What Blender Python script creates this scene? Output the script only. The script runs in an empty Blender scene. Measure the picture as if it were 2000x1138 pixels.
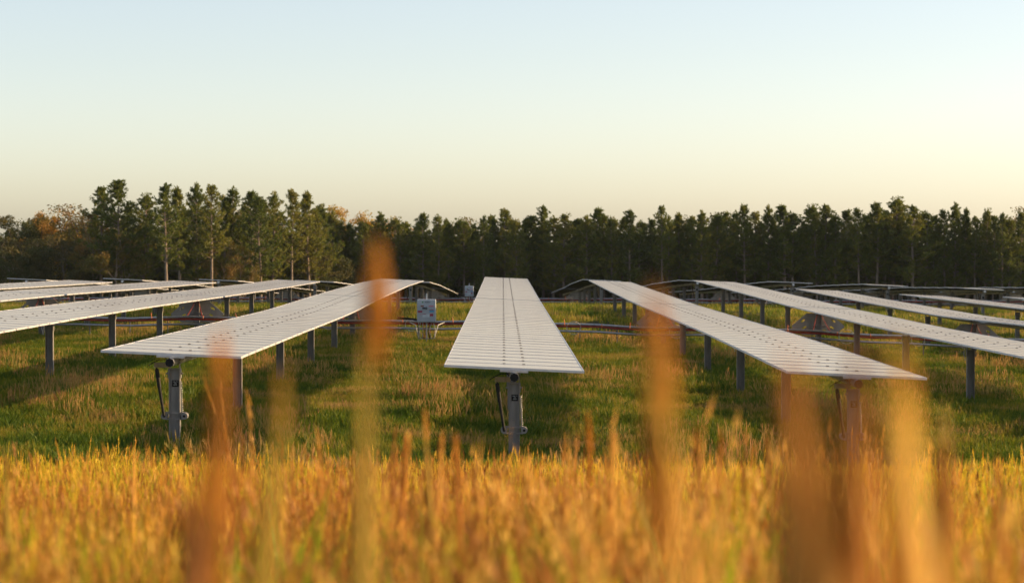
import bpy, bmesh, math, random
import numpy as np
from mathutils import Vector, Matrix

R = math.radians
random.seed(7)
rng = np.random.default_rng(7)
sc = bpy.context.scene
C = sc.collection

# ---------------------------------------------------------------- camera, sky, sun, exposure
CAMZ = 3.4
FPX = 4485.0                      # focal length in pixels of the 2000 px wide photograph
VPX, HY = 982.0, 465.0            # where the rows converge, and the horizon line
cd = bpy.data.cameras.new('camera')
cam = bpy.data.objects.new('camera', cd); C.objects.link(cam)
cd.sensor_width = 36.0
cd.lens = FPX / 2000.0 * 36.0
cd.clip_start = 0.05; cd.clip_end = 6000.0
cam.location = (0, 0, CAMZ)
cam.rotation_euler = (R(90) - math.atan((569 - HY) / FPX), 0, -math.atan((1000 - VPX) / FPX))
cd.dof.use_dof = True
cd.dof.focus_distance = 45.0
cd.dof.aperture_fstop = 2.8
cd.dof.aperture_blades = 9
sc.camera = cam

SUN_EL, SUN_AZ = R(13.0), R(81)   # azimuth clockwise from +Y (the way the camera looks): the sun stands off to the right
w = bpy.data.worlds.new('World'); sc.world = w; w.use_nodes = True
wn = w.node_tree; wn.nodes.clear()
sky = wn.nodes.new('ShaderNodeTexSky'); sky.sky_type = 'NISHITA'; sky.sun_disc = False
sky.sun_elevation = SUN_EL; sky.sun_rotation = SUN_AZ
sky.air_density = 0.75; sky.dust_density = 1.6; sky.ozone_density = 0.25; sky.altitude = 590
bg = wn.nodes.new('ShaderNodeBackground'); bg.inputs['Strength'].default_value = 0.15
wo = wn.nodes.new('ShaderNodeOutputWorld')
hs = wn.nodes.new('ShaderNodeHueSaturation'); hs.inputs['Saturation'].default_value = 0.8      # hazy evening air: paler all over
tn = wn.nodes.new('ShaderNodeMix'); tn.data_type = 'RGBA'; tn.blend_type = 'MULTIPLY'; tn.inputs['Factor'].default_value = 1.0
tn.inputs['B'].default_value = (1.05, 1.0, 0.975, 1)
wn.links.new(sky.outputs['Color'], hs.inputs['Color']); wn.links.new(hs.outputs['Color'], tn.inputs['A'])
wn.links.new(tn.outputs['Result'], bg.inputs['Color']); wn.links.new(bg.outputs['Background'], wo.inputs['Surface'])

sd = bpy.data.lights.new('sun', 'SUN'); sd.energy = 5.0; sd.angle = R(0.53); sd.color = (1.0, 0.67, 0.32)
sun = bpy.data.objects.new('sun', sd); C.objects.link(sun)
sdir = Vector((math.sin(SUN_AZ) * math.cos(SUN_EL), math.cos(SUN_AZ) * math.cos(SUN_EL), math.sin(SUN_EL)))
sun.rotation_euler = sdir.to_track_quat('Z', 'Y').to_euler()
sun.location = sdir * 50

sc.view_settings.view_transform = 'Standard'; sc.view_settings.look = 'None'
sc.view_settings.exposure = 0.60; sc.view_settings.gamma = 1.0; sc.view_settings.use_curve_mapping = False
sc.cycles.max_bounces = 8; sc.cycles.transparent_max_bounces = 6
sc.cycles.sample_clamp_indirect = 6.0
sc.cycles.use_denoising = True

# ---------------------------------------------------------------- helpers
def tag(o, label=None, cat=None, group=None, kind=None):
    if label: o['label'] = label
    if cat: o['category'] = cat
    if group: o['group'] = group
    if kind: o['kind'] = kind
    return o

def empty(name, loc=(0, 0, 0), rz=0.0):
    o = bpy.data.objects.new(name, None); C.objects.link(o)
    o.empty_display_size = 0.2; o.location = loc; o.rotation_euler = (0, 0, rz)
    return o

class MB:
    """collects geometry for one mesh"""
    def __init__(s): s.v = []; s.f = []; s.m = []; s.attr = None
    def add(s, vs, fs, mi=0):
        o = len(s.v); s.v += [tuple(p) for p in vs]
        for f in fs: s.f.append(tuple(i + o for i in f)); s.m.append(mi)
    def box(s, c, d, mi=0, rot=None):
        hx, hy, hz = d[0] / 2, d[1] / 2, d[2] / 2
        ps = [Vector((x, y, z)) for x in (-hx, hx) for y in (-hy, hy) for z in (-hz, hz)]
        if rot is not None: ps = [rot @ p for p in ps]
        c = Vector(c)
        s.add([p + c for p in ps], [(0, 1, 3, 2), (4, 6, 7, 5), (0, 4, 5, 1), (2, 3, 7, 6), (0, 2, 6, 4), (1, 5, 7, 3)], mi)
    def tube(s, pts, r, n=8, mi=0, cap=True):
        pts = [Vector(p) for p in pts]
        if not hasattr(r, '__len__'): r = [r] * len(pts)
        rings = []
        up = Vector((0, 0, 1))
        for i, p in enumerate(pts):
            t = (pts[min(i + 1, len(pts) - 1)] - pts[max(i - 1, 0)])
            if t.length < 1e-9: t = Vector((0, 0, 1))
            t.normalize()
            a = up if abs(t.dot(up)) < 0.95 else Vector((1, 0, 0))
            u = t.cross(a).normalized(); v = t.cross(u)
            rings.append([p + (u * math.cos(2 * math.pi * k / n) + v * math.sin(2 * math.pi * k / n)) * r[i] for k in range(n)])
        vs = [q for ring in rings for q in ring]; fs = []
        for i in range(len(pts) - 1):
            for k in range(n):
                a, b = i * n + k, i * n + (k + 1) % n
                fs.append((a, b, b + n, a + n))
        if cap:
            fs.append(tuple(range(n - 1, -1, -1))); fs.append(tuple((len(pts) - 1) * n + k for k in range(n)))
        s.add(vs, fs, mi)
    def mesh(s, name, mats, smooth=False):
        me = bpy.data.meshes.new(name); me.from_pydata(s.v, [], s.f)
        for m in (mats if isinstance(mats, (list, tuple)) else [mats]): me.materials.append(m)
        me.polygons.foreach_set('material_index', s.m)
        if smooth: me.polygons.foreach_set('use_smooth', [True] * len(s.f))
        me.validate(); me.update()
        return me
    def build(s, name, mats, parent=None, smooth=False, loc=None):
        return mobj(name, s.mesh(name, mats, smooth), parent, loc)

def mobj(name, me, parent=None, loc=None):
    o = bpy.data.objects.new(name, me); C.objects.link(o)
    if parent is not None: o.parent = parent
    if loc is not None: o.location = loc
    return o

def bevel_box_mesh(name, d, bw, mats, seg=2):
    bm = bmesh.new(); bmesh.ops.create_cube(bm, size=1.0)
    bmesh.ops.scale(bm, vec=d, verts=bm.verts)
    bmesh.ops.bevel(bm, geom=list(bm.edges), offset=bw, segments=seg, profile=0.5, affect='EDGES')
    me = bpy.data.meshes.new(name); bm.to_mesh(me); bm.free()
    for m in mats: me.materials.append(m)
    return me

# ---------------------------------------------------------------- materials
def mat(name, col, rough=0.6, metal=0.0, spec=0.5):
    m = bpy.data.materials.new(name); m.use_nodes = True
    b = m.node_tree.nodes['Principled BSDF']
    b.inputs['Base Color'].default_value = (*col, 1); b.inputs['Roughness'].default_value = rough
    b.inputs['Metallic'].default_value = metal; b.inputs['Specular IOR Level'].default_value = spec
    return m

def N(m, t, **kw):
    n = m.node_tree.nodes.new(t)
    for k, v in kw.items(): setattr(n, k, v)
    return n
def L(m, a, b): m.node_tree.links.new(a, b)
def ramp(m, stops, fac):
    n = N(m, 'ShaderNodeValToRGB'); e = n.color_ramp.elements
    while len(e) < len(stops): e.new(0.5)
    for i, (p, c) in enumerate(stops): e[i].position = p; e[i].color = (*c, 1)
    L(m, fac, n.inputs['Fac']); return n.outputs['Color']

def noisy(m, c1, c2, scale, coord='Object', detail=5, lo=0.35, hi=0.65, bump=0.0, stretch=None):
    """mix two real colours of the surface by noise, with fine relief"""
    tc = N(m, 'ShaderNodeTexCoord'); src = tc.outputs[coord]
    if stretch:
        mp = N(m, 'ShaderNodeMapping'); mp.inputs['Scale'].default_value = stretch
        L(m, src, mp.inputs['Vector']); src = mp.outputs['Vector']
    nz = N(m, 'ShaderNodeTexNoise'); nz.inputs['Scale'].default_value = scale; nz.inputs['Detail'].default_value = detail
    L(m, src, nz.inputs['Vector'])
    c = ramp(m, [(lo, c1), (hi, c2)], nz.outputs['Fac'])
    b = m.node_tree.nodes['Principled BSDF']; L(m, c, b.inputs['Base Color'])
    if bump:
        bp = N(m, 'ShaderNodeBump'); bp.inputs['Strength'].default_value = bump; bp.inputs['Distance'].default_value = 0.01
        L(m, nz.outputs['Fac'], bp.inputs['Height']); L(m, bp.outputs['Normal'], b.inputs['Normal'])
    return m

M = {}
# galvanised steel, dull, streaked
M['galv'] = noisy(mat('galvanised_steel', (0.3, 0.3, 0.31), 0.6, 0.3), (0.17, 0.16, 0.15), (0.28, 0.265, 0.25), 9, stretch=(1, 1, 0.25), bump=0.15)
M['galv_bright'] = noisy(mat('bright_zinc', (0.5, 0.51, 0.53), 0.4, 0.8), (0.42, 0.43, 0.46), (0.58, 0.58, 0.6), 14)
M['arm'] = noisy(mat('warm_lit_bracket', (0.3, 0.22, 0.1), 0.6, 0.3), (0.24, 0.18, 0.09), (0.36, 0.27, 0.14), 20)  # galvanised bracket, the warm sunlight on it put into its yellow-brown colour
M['frame'] = noisy(mat('anodised_frame', (0.62, 0.62, 0.63), 0.42, 0.3), (0.55, 0.55, 0.57), (0.66, 0.66, 0.67), 6)
M['black'] = noisy(mat('black_rubber', (0.012, 0.012, 0.013), 0.7, 0, 0.2), (0.008, 0.008, 0.009), (0.018, 0.017, 0.017), 12)
M['damper'] = noisy(mat('black_paint', (0.015, 0.014, 0.014), 0.55, 0, 0.15), (0.011, 0.011, 0.011), (0.024, 0.021, 0.018), 12)
M['back'] = noisy(mat('back_sheet', (0.07, 0.07, 0.065), 0.6), (0.03, 0.03, 0.027), (0.045, 0.045, 0.04), 3)
M['red'] = noisy(mat('red_cable', (0.3, 0.03, 0.02), 0.5), (0.22, 0.02, 0.015), (0.36, 0.045, 0.025), 8)
M['orange'] = noisy(mat('orange_tie', (0.7, 0.13, 0.03), 0.5), (0.6, 0.1, 0.02), (0.75, 0.17, 0.04), 20)
M['white_cable'] = noisy(mat('white_cable', (0.6, 0.58, 0.56), 0.5), (0.5, 0.48, 0.46), (0.66, 0.64, 0.62), 20)
M['enclosure'] = noisy(mat('grey_enclosure', (0.42, 0.46, 0.5), 0.45), (0.37, 0.41, 0.455), (0.43, 0.47, 0.51), 3)
M['lab_red'] = noisy(mat('red_print', (0.36, 0.03, 0.07), 0.5), (0.3, 0.02, 0.06), (0.42, 0.05, 0.09), 60)
M['lab_pink'] = noisy(mat('pink_print', (0.55, 0.2, 0.24), 0.5), (0.5, 0.16, 0.2), (0.6, 0.26, 0.3), 60)
M['lab_blue'] = noisy(mat('blue_print', (0.05, 0.3, 0.5), 0.5), (0.04, 0.27, 0.45), (0.07, 0.35, 0.55), 60)
M['lab_white'] = noisy(mat('white_print', (0.6, 0.65, 0.68), 0.5), (0.55, 0.6, 0.63), (0.65, 0.7, 0.72), 60)
M['lab_brown'] = noisy(mat('brown_print', (0.25, 0.09, 0.05), 0.5), (0.22, 0.06, 0.03), (0.3, 0.12, 0.07), 60)
M['green_print'] = mat('green_print', (0.08, 0.25, 0.08), 0.5)
M['text_dark'] = mat('dark_print', (0.02, 0.03, 0.03), 0.5)
M['text_white'] = mat('white_letter', (0.42, 0.42, 0.41), 0.5)
M['gear'] = noisy(mat('drive_plate_steel', (0.4, 0.38, 0.36), 0.6, 0.1), (0.29, 0.27, 0.245), (0.38, 0.355, 0.325), 5)

def glass_mat():
    m = mat('module_glass', (0.012, 0.016, 0.035), 0.16, 0.0, 0.5)
    b = m.node_tree.nodes['Principled BSDF']
    tc = N(m, 'ShaderNodeTexCoord')
    br = N(m, 'ShaderNodeTexBrick'); br.offset = 0.0; br.squash = 1.0
    br.inputs['Color1'].default_value = (0.010, 0.014, 0.034, 1); br.inputs['Color2'].default_value = (0.013, 0.018, 0.040, 1)
    br.inputs['Mortar'].default_value = (0.25, 0.26, 0.27, 1)
    br.inputs['Scale'].default_value = 1.0; br.inputs['Mortar Size'].default_value = 0.002
    br.inputs['Brick Width'].default_value = 0.1667; br.inputs['Row Height'].default_value = 0.1667
    L(m, tc.outputs['Object'], br.inputs['Vector'])
    L(m, br.outputs['Color'], b.inputs['Base Color'])
    dn = N(m, 'ShaderNodeTexNoise'); dn.inputs['Scale'].default_value = 2.2; dn.inputs['Detail'].default_value = 6     # dust film on the glass
    L(m, tc.outputs['Object'], dn.inputs['Vector'])
    dr_ = N(m, 'ShaderNodeMapRange'); dr_.inputs['From Min'].default_value = 0.3; dr_.inputs['From Max'].default_value = 0.7
    dr_.inputs['To Min'].default_value = 0.42; dr_.inputs['To Max'].default_value = 0.56
    L(m, dn.outputs['Fac'], dr_.inputs['Value'])
    dd = N(m, 'ShaderNodeBsdfDiffuse'); dd.inputs['Color'].default_value = (0.74, 0.68, 0.585, 1)
    ms_ = N(m, 'ShaderNodeMixShader'); L(m, dr_.outputs['Result'], ms_.inputs['Fac'])
    L(m, b.outputs[0], ms_.inputs[1]); L(m, dd.outputs[0], ms_.inputs[2])
    L(m, ms_.outputs[0], m.node_tree.nodes['Material Output'].inputs['Surface'])
    oi = N(m, 'ShaderNodeObjectInfo')
    nz = N(m, 'ShaderNodeTexNoise'); nz.inputs['Scale'].default_value = 1.3; nz.inputs['Detail'].default_value = 4
    L(m, tc.outputs['Object'], nz.inputs['Vector'])
    mr = N(m, 'ShaderNodeMapRange'); mr.inputs['To Min'].default_value = 0.09; mr.inputs['To Max'].default_value = 0.16
    ad = N(m, 'ShaderNodeMath', operation='ADD'); ad.inputs[1].default_value = 0.0
    L(m, oi.outputs['Random'], ad.inputs[0]); 
    av = N(m, 'ShaderNodeMath', operation='MULTIPLY_ADD'); av.inputs[1].default_value = 0.5
    L(m, nz.outputs['Fac'], av.inputs[0]); 
    hf = N(m, 'ShaderNodeMath', operation='MULTIPLY'); hf.inputs[1].default_value = 0.5
    L(m, ad.outputs[0], hf.inputs[0]); L(m, hf.outputs[0], av.inputs[2])
    L(m, av.outputs[0], mr.inputs['Value']); L(m, mr.outputs['Result'], b.inputs['Roughness'])
    return m
M['glass'] = glass_mat()

def leafy(name, stops, noise_scale, trans=0.35, rough=0.6, w_rand=0.35, w_noise=0.5, w_attr=0.3, hue=None):
    """foliage: colour picked by per-plant random, place noise and per-blade value; part of the light passes through"""
    m = bpy.data.materials.new(name); m.use_nodes = True; nt = m.node_tree; nt.nodes.clear()
    oi = N(m, 'ShaderNodeObjectInfo'); geo = N(m, 'ShaderNodeNewGeometry')
    nz = N(m, 'ShaderNodeTexNoise'); nz.inputs['Scale'].default_value = noise_scale; nz.inputs['Detail'].default_value = 3
    L(m, geo.outputs['Position'], nz.inputs['Vector'])
    st = N(m, 'ShaderNodeMapRange'); st.inputs['From Min'].default_value = 0.36; st.inputs['From Max'].default_value = 0.64
    L(m, nz.outputs['Fac'], st.inputs['Value'])
    at = N(m, 'ShaderNodeAttribute'); at.attribute_name = 'bl'
    def mul(s, k):
        q = N(m, 'ShaderNodeMath', operation='MULTIPLY'); q.inputs[1].default_value = k; L(m, s, q.inputs[0]); return q.outputs[0]
    def add(a, b):
        q = N(m, 'ShaderNodeMath', operation='ADD'); L(m, a, q.inputs[0]); L(m, b, q.inputs[1]); return q.outputs[0]
    f = add(add(mul(oi.outputs['Random'], w_rand), mul(st.outputs['Result'], w_noise)), mul(at.outputs['Fac'], w_attr))
    c = ramp(m, stops, f)
    d = N(m, 'ShaderNodeBsdfPrincipled'); d.inputs['Roughness'].default_value = rough; d.inputs['Specular IOR Level'].default_value = 0.25
    L(m, c, d.inputs['Base Color'])
    t = N(m, 'ShaderNodeBsdfTranslucent'); L(m, c, t.inputs['Color'])
    mx = N(m, 'ShaderNodeMixShader'); mx.inputs['Fac'].default_value = trans
    L(m, d.outputs[0], mx.inputs[1]); L(m, t.outputs[0], mx.inputs[2])
    o = N(m, 'ShaderNodeOutputMaterial'); L(m, mx.outputs[0], o.inputs['Surface'])
    return m

M['gold_grass'] = leafy('golden_grass', [(0.22, (0.19, 0.27, 0.012)), (0.42, (0.50, 0.46, 0.02)), (0.6, (0.72, 0.48, 0.035)),
                        (0.78, (0.60, 0.29, 0.035)), (0.95, (0.17, 0.065, 0.015))], 0.45, 0.45, w_rand=0.28, w_noise=0.3, w_attr=0.55)
M['clover'] = leafy('clover', [(0.2, (0.045, 0.10, 0.010)), (0.5, (0.09, 0.15, 0.012)), (0.9, (0.17, 0.20, 0.016))], 0.8, 0.4)
M['straw'] = leafy('straw', [(0.2, (0.36, 0.30, 0.07)), (0.5, (0.48, 0.33, 0.10)), (0.9, (0.5, 0.27, 0.10))], 0.8, 0.45)
M['gold_plume'] = leafy('rust_seed_heads', [(0.1, (0.62, 0.42, 0.06)), (0.5, (0.58, 0.29, 0.045)), (0.9, (0.38, 0.15, 0.03))], 0.8, 0.4)
M['gold_green'] = leafy('yellow_green_blades', [(0.1, (0.14, 0.25, 0.010)), (0.5, (0.30, 0.36, 0.014)), (0.9, (0.46, 0.38, 0.025))], 0.8, 0.45)
M['field_grass'] = leafy('field_grass', [(0.25, (0.065, 0.125, 0.010)), (0.46, (0.15, 0.20, 0.014)), (0.62, (0.27, 0.25, 0.022)),
                         (0.8, (0.36, 0.27, 0.065)), (1.0, (0.45, 0.29, 0.11))], 0.42, 0.5, w_rand=0.2, w_noise=0.66, w_attr=0.26)
M['pine'] = leafy('pine_needles', [(0.1, (0.065, 0.095, 0.018)), (0.5, (0.13, 0.155, 0.024)), (0.9, (0.22, 0.20, 0.034))], 0.5, 0.42, 0.55, 0.4, 0.3, 0.35)
M['leaf_green'] = leafy('hardwood_leaves', [(0.1, (0.04, 0.06, 0.014)), (0.5, (0.075, 0.085, 0.02)), (0.9, (0.12, 0.10, 0.03))], 0.4, 0.35)
M['leaf_gold'] = leafy('autumn_leaves', [(0.1, (0.28, 0.25, 0.03)), (0.5, (0.42, 0.31, 0.035)), (0.9, (0.48, 0.25, 0.04))], 0.6, 0.35)
M['leaf_olive'] = leafy('olive_leaves', [(0.1, (0.09, 0.10, 0.022)), (0.5, (0.17, 0.145, 0.03)), (0.9, (0.26, 0.15, 0.035))], 0.6, 0.35)
M['stem'] = leafy('dry_stem', [(0.1, (0.3, 0.22, 0.05)), (0.5, (0.42, 0.2, 0.05)), (0.9, (0.3, 0.1, 0.03))], 3.0, 0.3)
M['plume'] = leafy('seed_plume', [(0.1, (0.66, 0.37, 0.07)), (0.5, (0.62, 0.29, 0.045)), (0.9, (0.48, 0.20, 0.03))], 3.0, 0.5)
M['plume_gold'] = leafy('gold_plume', [(0.1, (0.72, 0.52, 0.07)), (0.5, (0.80, 0.46, 0.09)), (0.9, (0.7, 0.36, 0.07))], 3.0, 0.4)
M['blade_olive'] = leafy('olive_blade', [(0.1, (0.34, 0.27, 0.03)), (0.5, (0.42, 0.30, 0.035)), (0.9, (0.48, 0.28, 0.04))], 3.0, 0.4)
M['plume_brown'] = leafy('brown_plume', [(0.1, (0.46, 0.22, 0.04)), (0.5, (0.40, 0.17, 0.03)), (0.9, (0.30, 0.11, 0.02))], 3.0, 0.35)
M['bark'] = noisy(mat('pine_bark', (0.11, 0.08, 0.06), 0.9), (0.13, 0.10, 0.08), (0.26, 0.20, 0.15), 6, stretch=(1, 1, 0.2), bump=0.5)
def ground_mat(name, stops, s1):
    m = mat(name, (0.1, 0.1, 0.05), 0.95, 0, 0.1)
    g = N(m, 'ShaderNodeNewGeometry')
    n1 = N(m, 'ShaderNodeTexNoise'); n1.inputs['Scale'].default_value = s1; n1.inputs['Detail'].default_value = 8; n1.inputs['Roughness'].default_value = 0.65
    L(m, g.outputs['Position'], n1.inputs['Vector'])
    L(m, ramp(m, stops, n1.outputs['Fac']), m.node_tree.nodes['Principled BSDF'].inputs['Base Color'])
    n2 = N(m, 'ShaderNodeTexNoise'); n2.inputs['Scale'].default_value = 14; n2.inputs['Detail'].default_value = 6
    L(m, g.outputs['Position'], n2.inputs['Vector'])
    bp = N(m, 'ShaderNodeBump'); bp.inputs['Strength'].default_value = 0.8; bp.inputs['Distance'].default_value = 0.05
    L(m, n2.outputs['Fac'], bp.inputs['Height']); L(m, bp.outputs['Normal'], m.node_tree.nodes['Principled BSDF'].inputs['Normal'])
    return m
M['ground'] = ground_mat('meadow_soil', [(0.3, (0.022, 0.032, 0.007)), (0.5, (0.045, 0.05, 0.014)), (0.7, (0.09, 0.07, 0.03))], 0.4)

# ---------------------------------------------------------------- the lie of the land
PITCH, X0 = 5.09, 0.17
KX = list(range(-4, 6))
YK = [34, 48, 58, 75, 95, 116, 122, 143, 160, 200, 270, 340]
ZP = {   # height of the module plane above each row centre, relative to the camera
 -4: [-1.60, -1.60, -1.63, -1.75, -1.95, -2.13, -2.16, -2.85, -3.45, -4.75, -7.7, -9.8],
 -3: [-1.60, -1.62, -1.66, -1.76, -1.97, -2.15, -2.20, -2.85, -3.45, -4.75, -7.7, -9.8],
 -2: [-1.60, -1.63, -1.68, -1.83, -1.98, -2.10, -2.26, -2.87, -3.45, -4.75, -7.7, -9.8],
 -1: [-1.70, -1.79, -1.86, -1.85, -1.90, -2.06, -2.28, -2.87, -3.45, -4.78, -7.7, -9.8],
  0: [-1.92, -1.93, -1.95, -1.97, -1.95, -1.95, -2.26, -2.87, -3.5, -4.78, -7.7, -9.8],
  1: [-2.02, -2.01, -2.05, -2.12, -2.12, -2.11, -2.23, -2.88, -3.5, -4.78, -7.7, -9.8],
  2: [-2.13, -2.20, -2.26, -2.24, -2.15, -2.10, -2.27, -2.88, -3.5, -4.75, -7.7, -9.8],
  3: [-2.25, -2.28, -2.36, -2.60, -2.58, -2.52, -2.31, -2.95, -3.55, -4.75, -7.7, -9.8],
  4: [-2.30, -2.38, -2.47, -2.64, -2.72, -2.80, -2.46, -3.0, -3.6, -4.8, -7.7, -9.8],
  5: [-2.35, -2.45, -2.57, -2.72, -2.85, -2.93, -2.66, -3.1, -3.65, -4.8, -7.7, -9.8]}
ZPA = np.array([ZP[k] for k in KX])
def zplane(x, y):
    """module-plane height (world) over the land at x, y"""
    kx = np.clip((np.asarray(x, float) - X0) / PITCH + 4, 0, len(KX) - 1)
    i = np.minimum(kx.astype(int), len(KX) - 2); t = kx - i
    y = np.asarray(y, float)
    j = np.clip(np.searchsorted(YK, y) - 1, 0, len(YK) - 2)
    yk = np.array(YK, float)
    u = np.clip((y - yk[j]) / (yk[j + 1] - yk[j]), 0, 1)
    a = ZPA[i, j] * (1 - u) + ZPA[i, j + 1] * u
    b = ZPA[i + 1, j] * (1 - u) + ZPA[i + 1, j + 1] * u
    return a * (1 - t) + b * t + CAMZ
HPOST = 1.43
def ground(x, y):
    x = np.asarray(x, float); y = np.asarray(y, float)
    acc = 0
    for dx in (-3.5, 0, 3.5):
        for dy in (-5, 0, 5):
            acc = acc + zplane(x + dx, np.maximum(y + dy, 34))
    g = acc / 9 - HPOST
    bank = CAMZ - 1.15 - 0.0735 * np.clip(y, -40, 40) + 0.02 * np.sin(x * 0.9 + y * 0.3)
    t = np.clip((y - 22) / 10, 0, 1); t = t * t * (3 - 2 * t)
    bank = np.where(y < 0, CAMZ - 1.15 - 0.03 * np.clip(y, -40, 0), bank)
    und = 0.03 * np.sin(x * 0.7 + 1.3) * np.sin(y * 0.45) + 0.02 * np.sin(x * 1.9 + y * 0.8)
    return bank * (1 - t) + (g + und) * t
def gz(x, y): return float(ground(x, y))
def px(xp, d): return (xp - VPX) / FPX * d          # photograph column -> metres at distance d
def pz(yp, d): return CAMZ + (HY - yp) / FPX * d

gx = np.concatenate([[-3000, -1200, -500, -250, -150, -100], np.arange(-80, 81, 1.25), [100, 150, 250, 500, 1200, 3000]])
gy = np.concatenate([[-600, -150, -60, -25], np.arange(-10, 130, 1.0), np.arange(132, 350, 4.0), [400, 600, 1200, 3000]])
GX, GY = np.meshgrid(gx, gy); GZ = ground(GX, GY)
nx, ny = len(gx), len(gy)
fs = [(j * nx + i, j * nx + i + 1, (j + 1) * nx + i + 1, (j + 1) * nx + i) for j in range(ny - 1) for i in range(nx - 1)]
me = bpy.data.meshes.new('ground'); me.from_pydata(np.stack([GX.ravel(), GY.ravel(), GZ.ravel()], 1).tolist(), [], fs)
me.materials.append(M['ground']); me.polygons.foreach_set('use_smooth', [True] * len(fs))
tag(mobj('ground', me), kind='structure')

# ---------------------------------------------------------------- solar tracker rows
TILT = R(2.6)                       # right side lower
MODL, MODW, MPITCH = 2.08, 0.988, 1.045
def module_mesh(name):
    b = MB(); hx, hy, th, lip, rz = MODL / 2, MODW / 2, 0.036, 0.014, 0.0045
    # frame: outer wall, top lip, inner step; glass sunk 2 mm; back sheet
    o = [(-hx, -hy), (hx, -hy), (hx, hy), (-hx, hy)]; i = [(-hx + lip, -hy + lip), (hx - lip, -hy + lip), (hx - lip, hy - lip), (-hx + lip, hy - lip)]
    vs = [(x, y, 0) for x, y in o] + [(x, y, -th) for x, y in o] + [(x, y, 0) for x, y in i] + [(x, y, -rz) for x, y in i] + \
         [(x * 0.985, y * 0.97, -th) for x, y in o] + [(x * 0.985, y * 0.97, -0.008) for x, y in o]
    fr = []
    for k in range(4):
        n = (k + 1) % 4
        fr += [(4 + k, 4 + n, n, k), (k, n, 8 + n, 8 + k), (8 + k, 8 + n, 12 + n, 12 + k), (4 + n, 4 + k, 16 + k, 16 + n), (16 + n, 16 + k, 20 + k, 20 + n)]
    b.add(vs, fr, 0); n0 = len(b.f)
    b.f.append((12, 13, 14, 15)); b.m.append(1)
    b.f.append((23, 22, 21, 20)); b.m.append(2)
    b.box((0, hy - 0.16, -0.018), (0.12, 0.09, 0.02), 3)     # junction box
    return b.mesh(name, [M['frame'], M['glass'], M['back'], M['black']])
MODULE = module_mesh('module')

def post_mesh(h):
    """wide-flange steel post, web facing the camera; origin at its top"""
    b = MB(); W, D, tf, tw = 0.165, 0.115, 0.011, 0.009
    b.box((-W / 2 + tf / 2, 0, -h / 2), (tf, D, h)); b.box((W / 2 - tf / 2, 0, -h / 2), (tf, D, h))
    b.box((0, 0, -h / 2 - 0.001), (W - 2 * tf, tw, h))
    return b.mesh('post', M['galv'])
POST = post_mesh(2.6)

def bearing_mesh():
    b = MB()
    b.box((0, 0, -0.115), (0.185, 0.12, 0.012)); b.box((-0.075, 0, -0.06), (0.012, 0.09, 0.10)); b.box((0.075, 0, -0.06), (0.012, 0.09, 0.10))
    ring = [(0.088 * math.cos(a), 0, 0.088 * math.sin(a)) for a in np.linspace(0, math.pi, 9)]
    b.tube(ring, 0.014, 6)
    b.box((-0.09, -0.0, -0.19), (0.012, 0.1, 0.13)); b.box((0.09, 0.0, -0.19), (0.012, 0.1, 0.13))
    return b.mesh('bearing', M['galv'])
BEARING = bearing_mesh()

def gear_mesh():
    """six-sided drive plate with slots, at the middle of a row"""
    bm = bmesh.new()
    outl = [(-0.38, 0.05), (-0.86, -0.36), (-0.86, -0.42), (-0.52, -0.66), (0.52, -0.66), (0.86, -0.42), (0.86, -0.36), (0.38, 0.05)]
    def loop(pts):
        vs = [bm.verts.new((x, 0, z)) for x, z in pts]
        return [bm.edges.new((vs[i], vs[(i + 1) % len(vs)])) for i in range(len(vs))]
    ed = loop(outl)
    for cx, cz, a in ((-0.45, -0.42, 0.5), (-0.2, -0.52, 0.2), (0.2, -0.52, -0.2), (0.45, -0.42, -0.5), (-0.5, -0.2, 0.6), (0.5, -0.2, -0.6)):
        ed += loop([(cx + 0.085 * math.cos(t) * math.cos(a) - 0.035 * math.sin(t) * math.sin(a), cz + 0.085 * math.cos(t) * math.sin(a) + 0.035 * math.sin(t) * math.cos(a)) for t in np.linspace(0, 2 * math.pi, 8, endpoint=False)])
    bmesh.ops.triangle_fill(bm, use_beauty=True, use_dissolve=False, edges=ed)
    g = bmesh.ops.extrude_face_region(bm, geom=list(bm.faces))
    bmesh.ops.translate(bm, vec=(0, 0.03, 0), verts=[v for v in g['geom'] if isinstance(v, bmesh.types.BMVert)])
    bmesh.ops.recalc_face_normals(bm, faces=list(bm.faces))
    m = bpy.data.meshes.new('drive_plate'); bm.to_mesh(m); bm.free(); m.materials.append(M['gear']); return m
GEAR = gear_mesh()

def helix(p0, p1, r, turns, n=10):
    p0, p1 = Vector(p0), Vector(p1)
    out = []
    for i in range(turns * n + 1):
        t = i / (turns * n); a = 2 * math.pi * i / n
        out.append(p0.lerp(p1, t) + Vector((r * math.cos(a), r * math.sin(a), 0)))
    return out

def text(name, body, size, m, parent, loc, rot=(R(90), 0, 0), bold=0.0):
    cu = bpy.data.curves.new(name, 'FONT'); cu.body = body; cu.size = size; cu.align_x = 'CENTER'; cu.align_y = 'CENTER'
    cu.extrude = 0.0006; cu.offset = bold; cu.space_line = 0.85; cu.resolution_u = 2; cu.materials.append(m)
    t = bpy.data.objects.new(name, cu); C.objects.link(t)
    me = bpy.data.meshes.new_from_object(t.evaluated_get(bpy.context.evaluated_depsgraph_get()))
    bpy.data.objects.remove(t)
    if not me.materials: me.materials.append(m)
    o = mobj(name, me, parent, loc); o.rotation_euler = rot
    return o

rt = Matrix.Rotation(TILT, 3, 'Y')
def zrow(k, y, sub=0.0):
    return float(zplane(X0 + PITCH * k, y))

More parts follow.
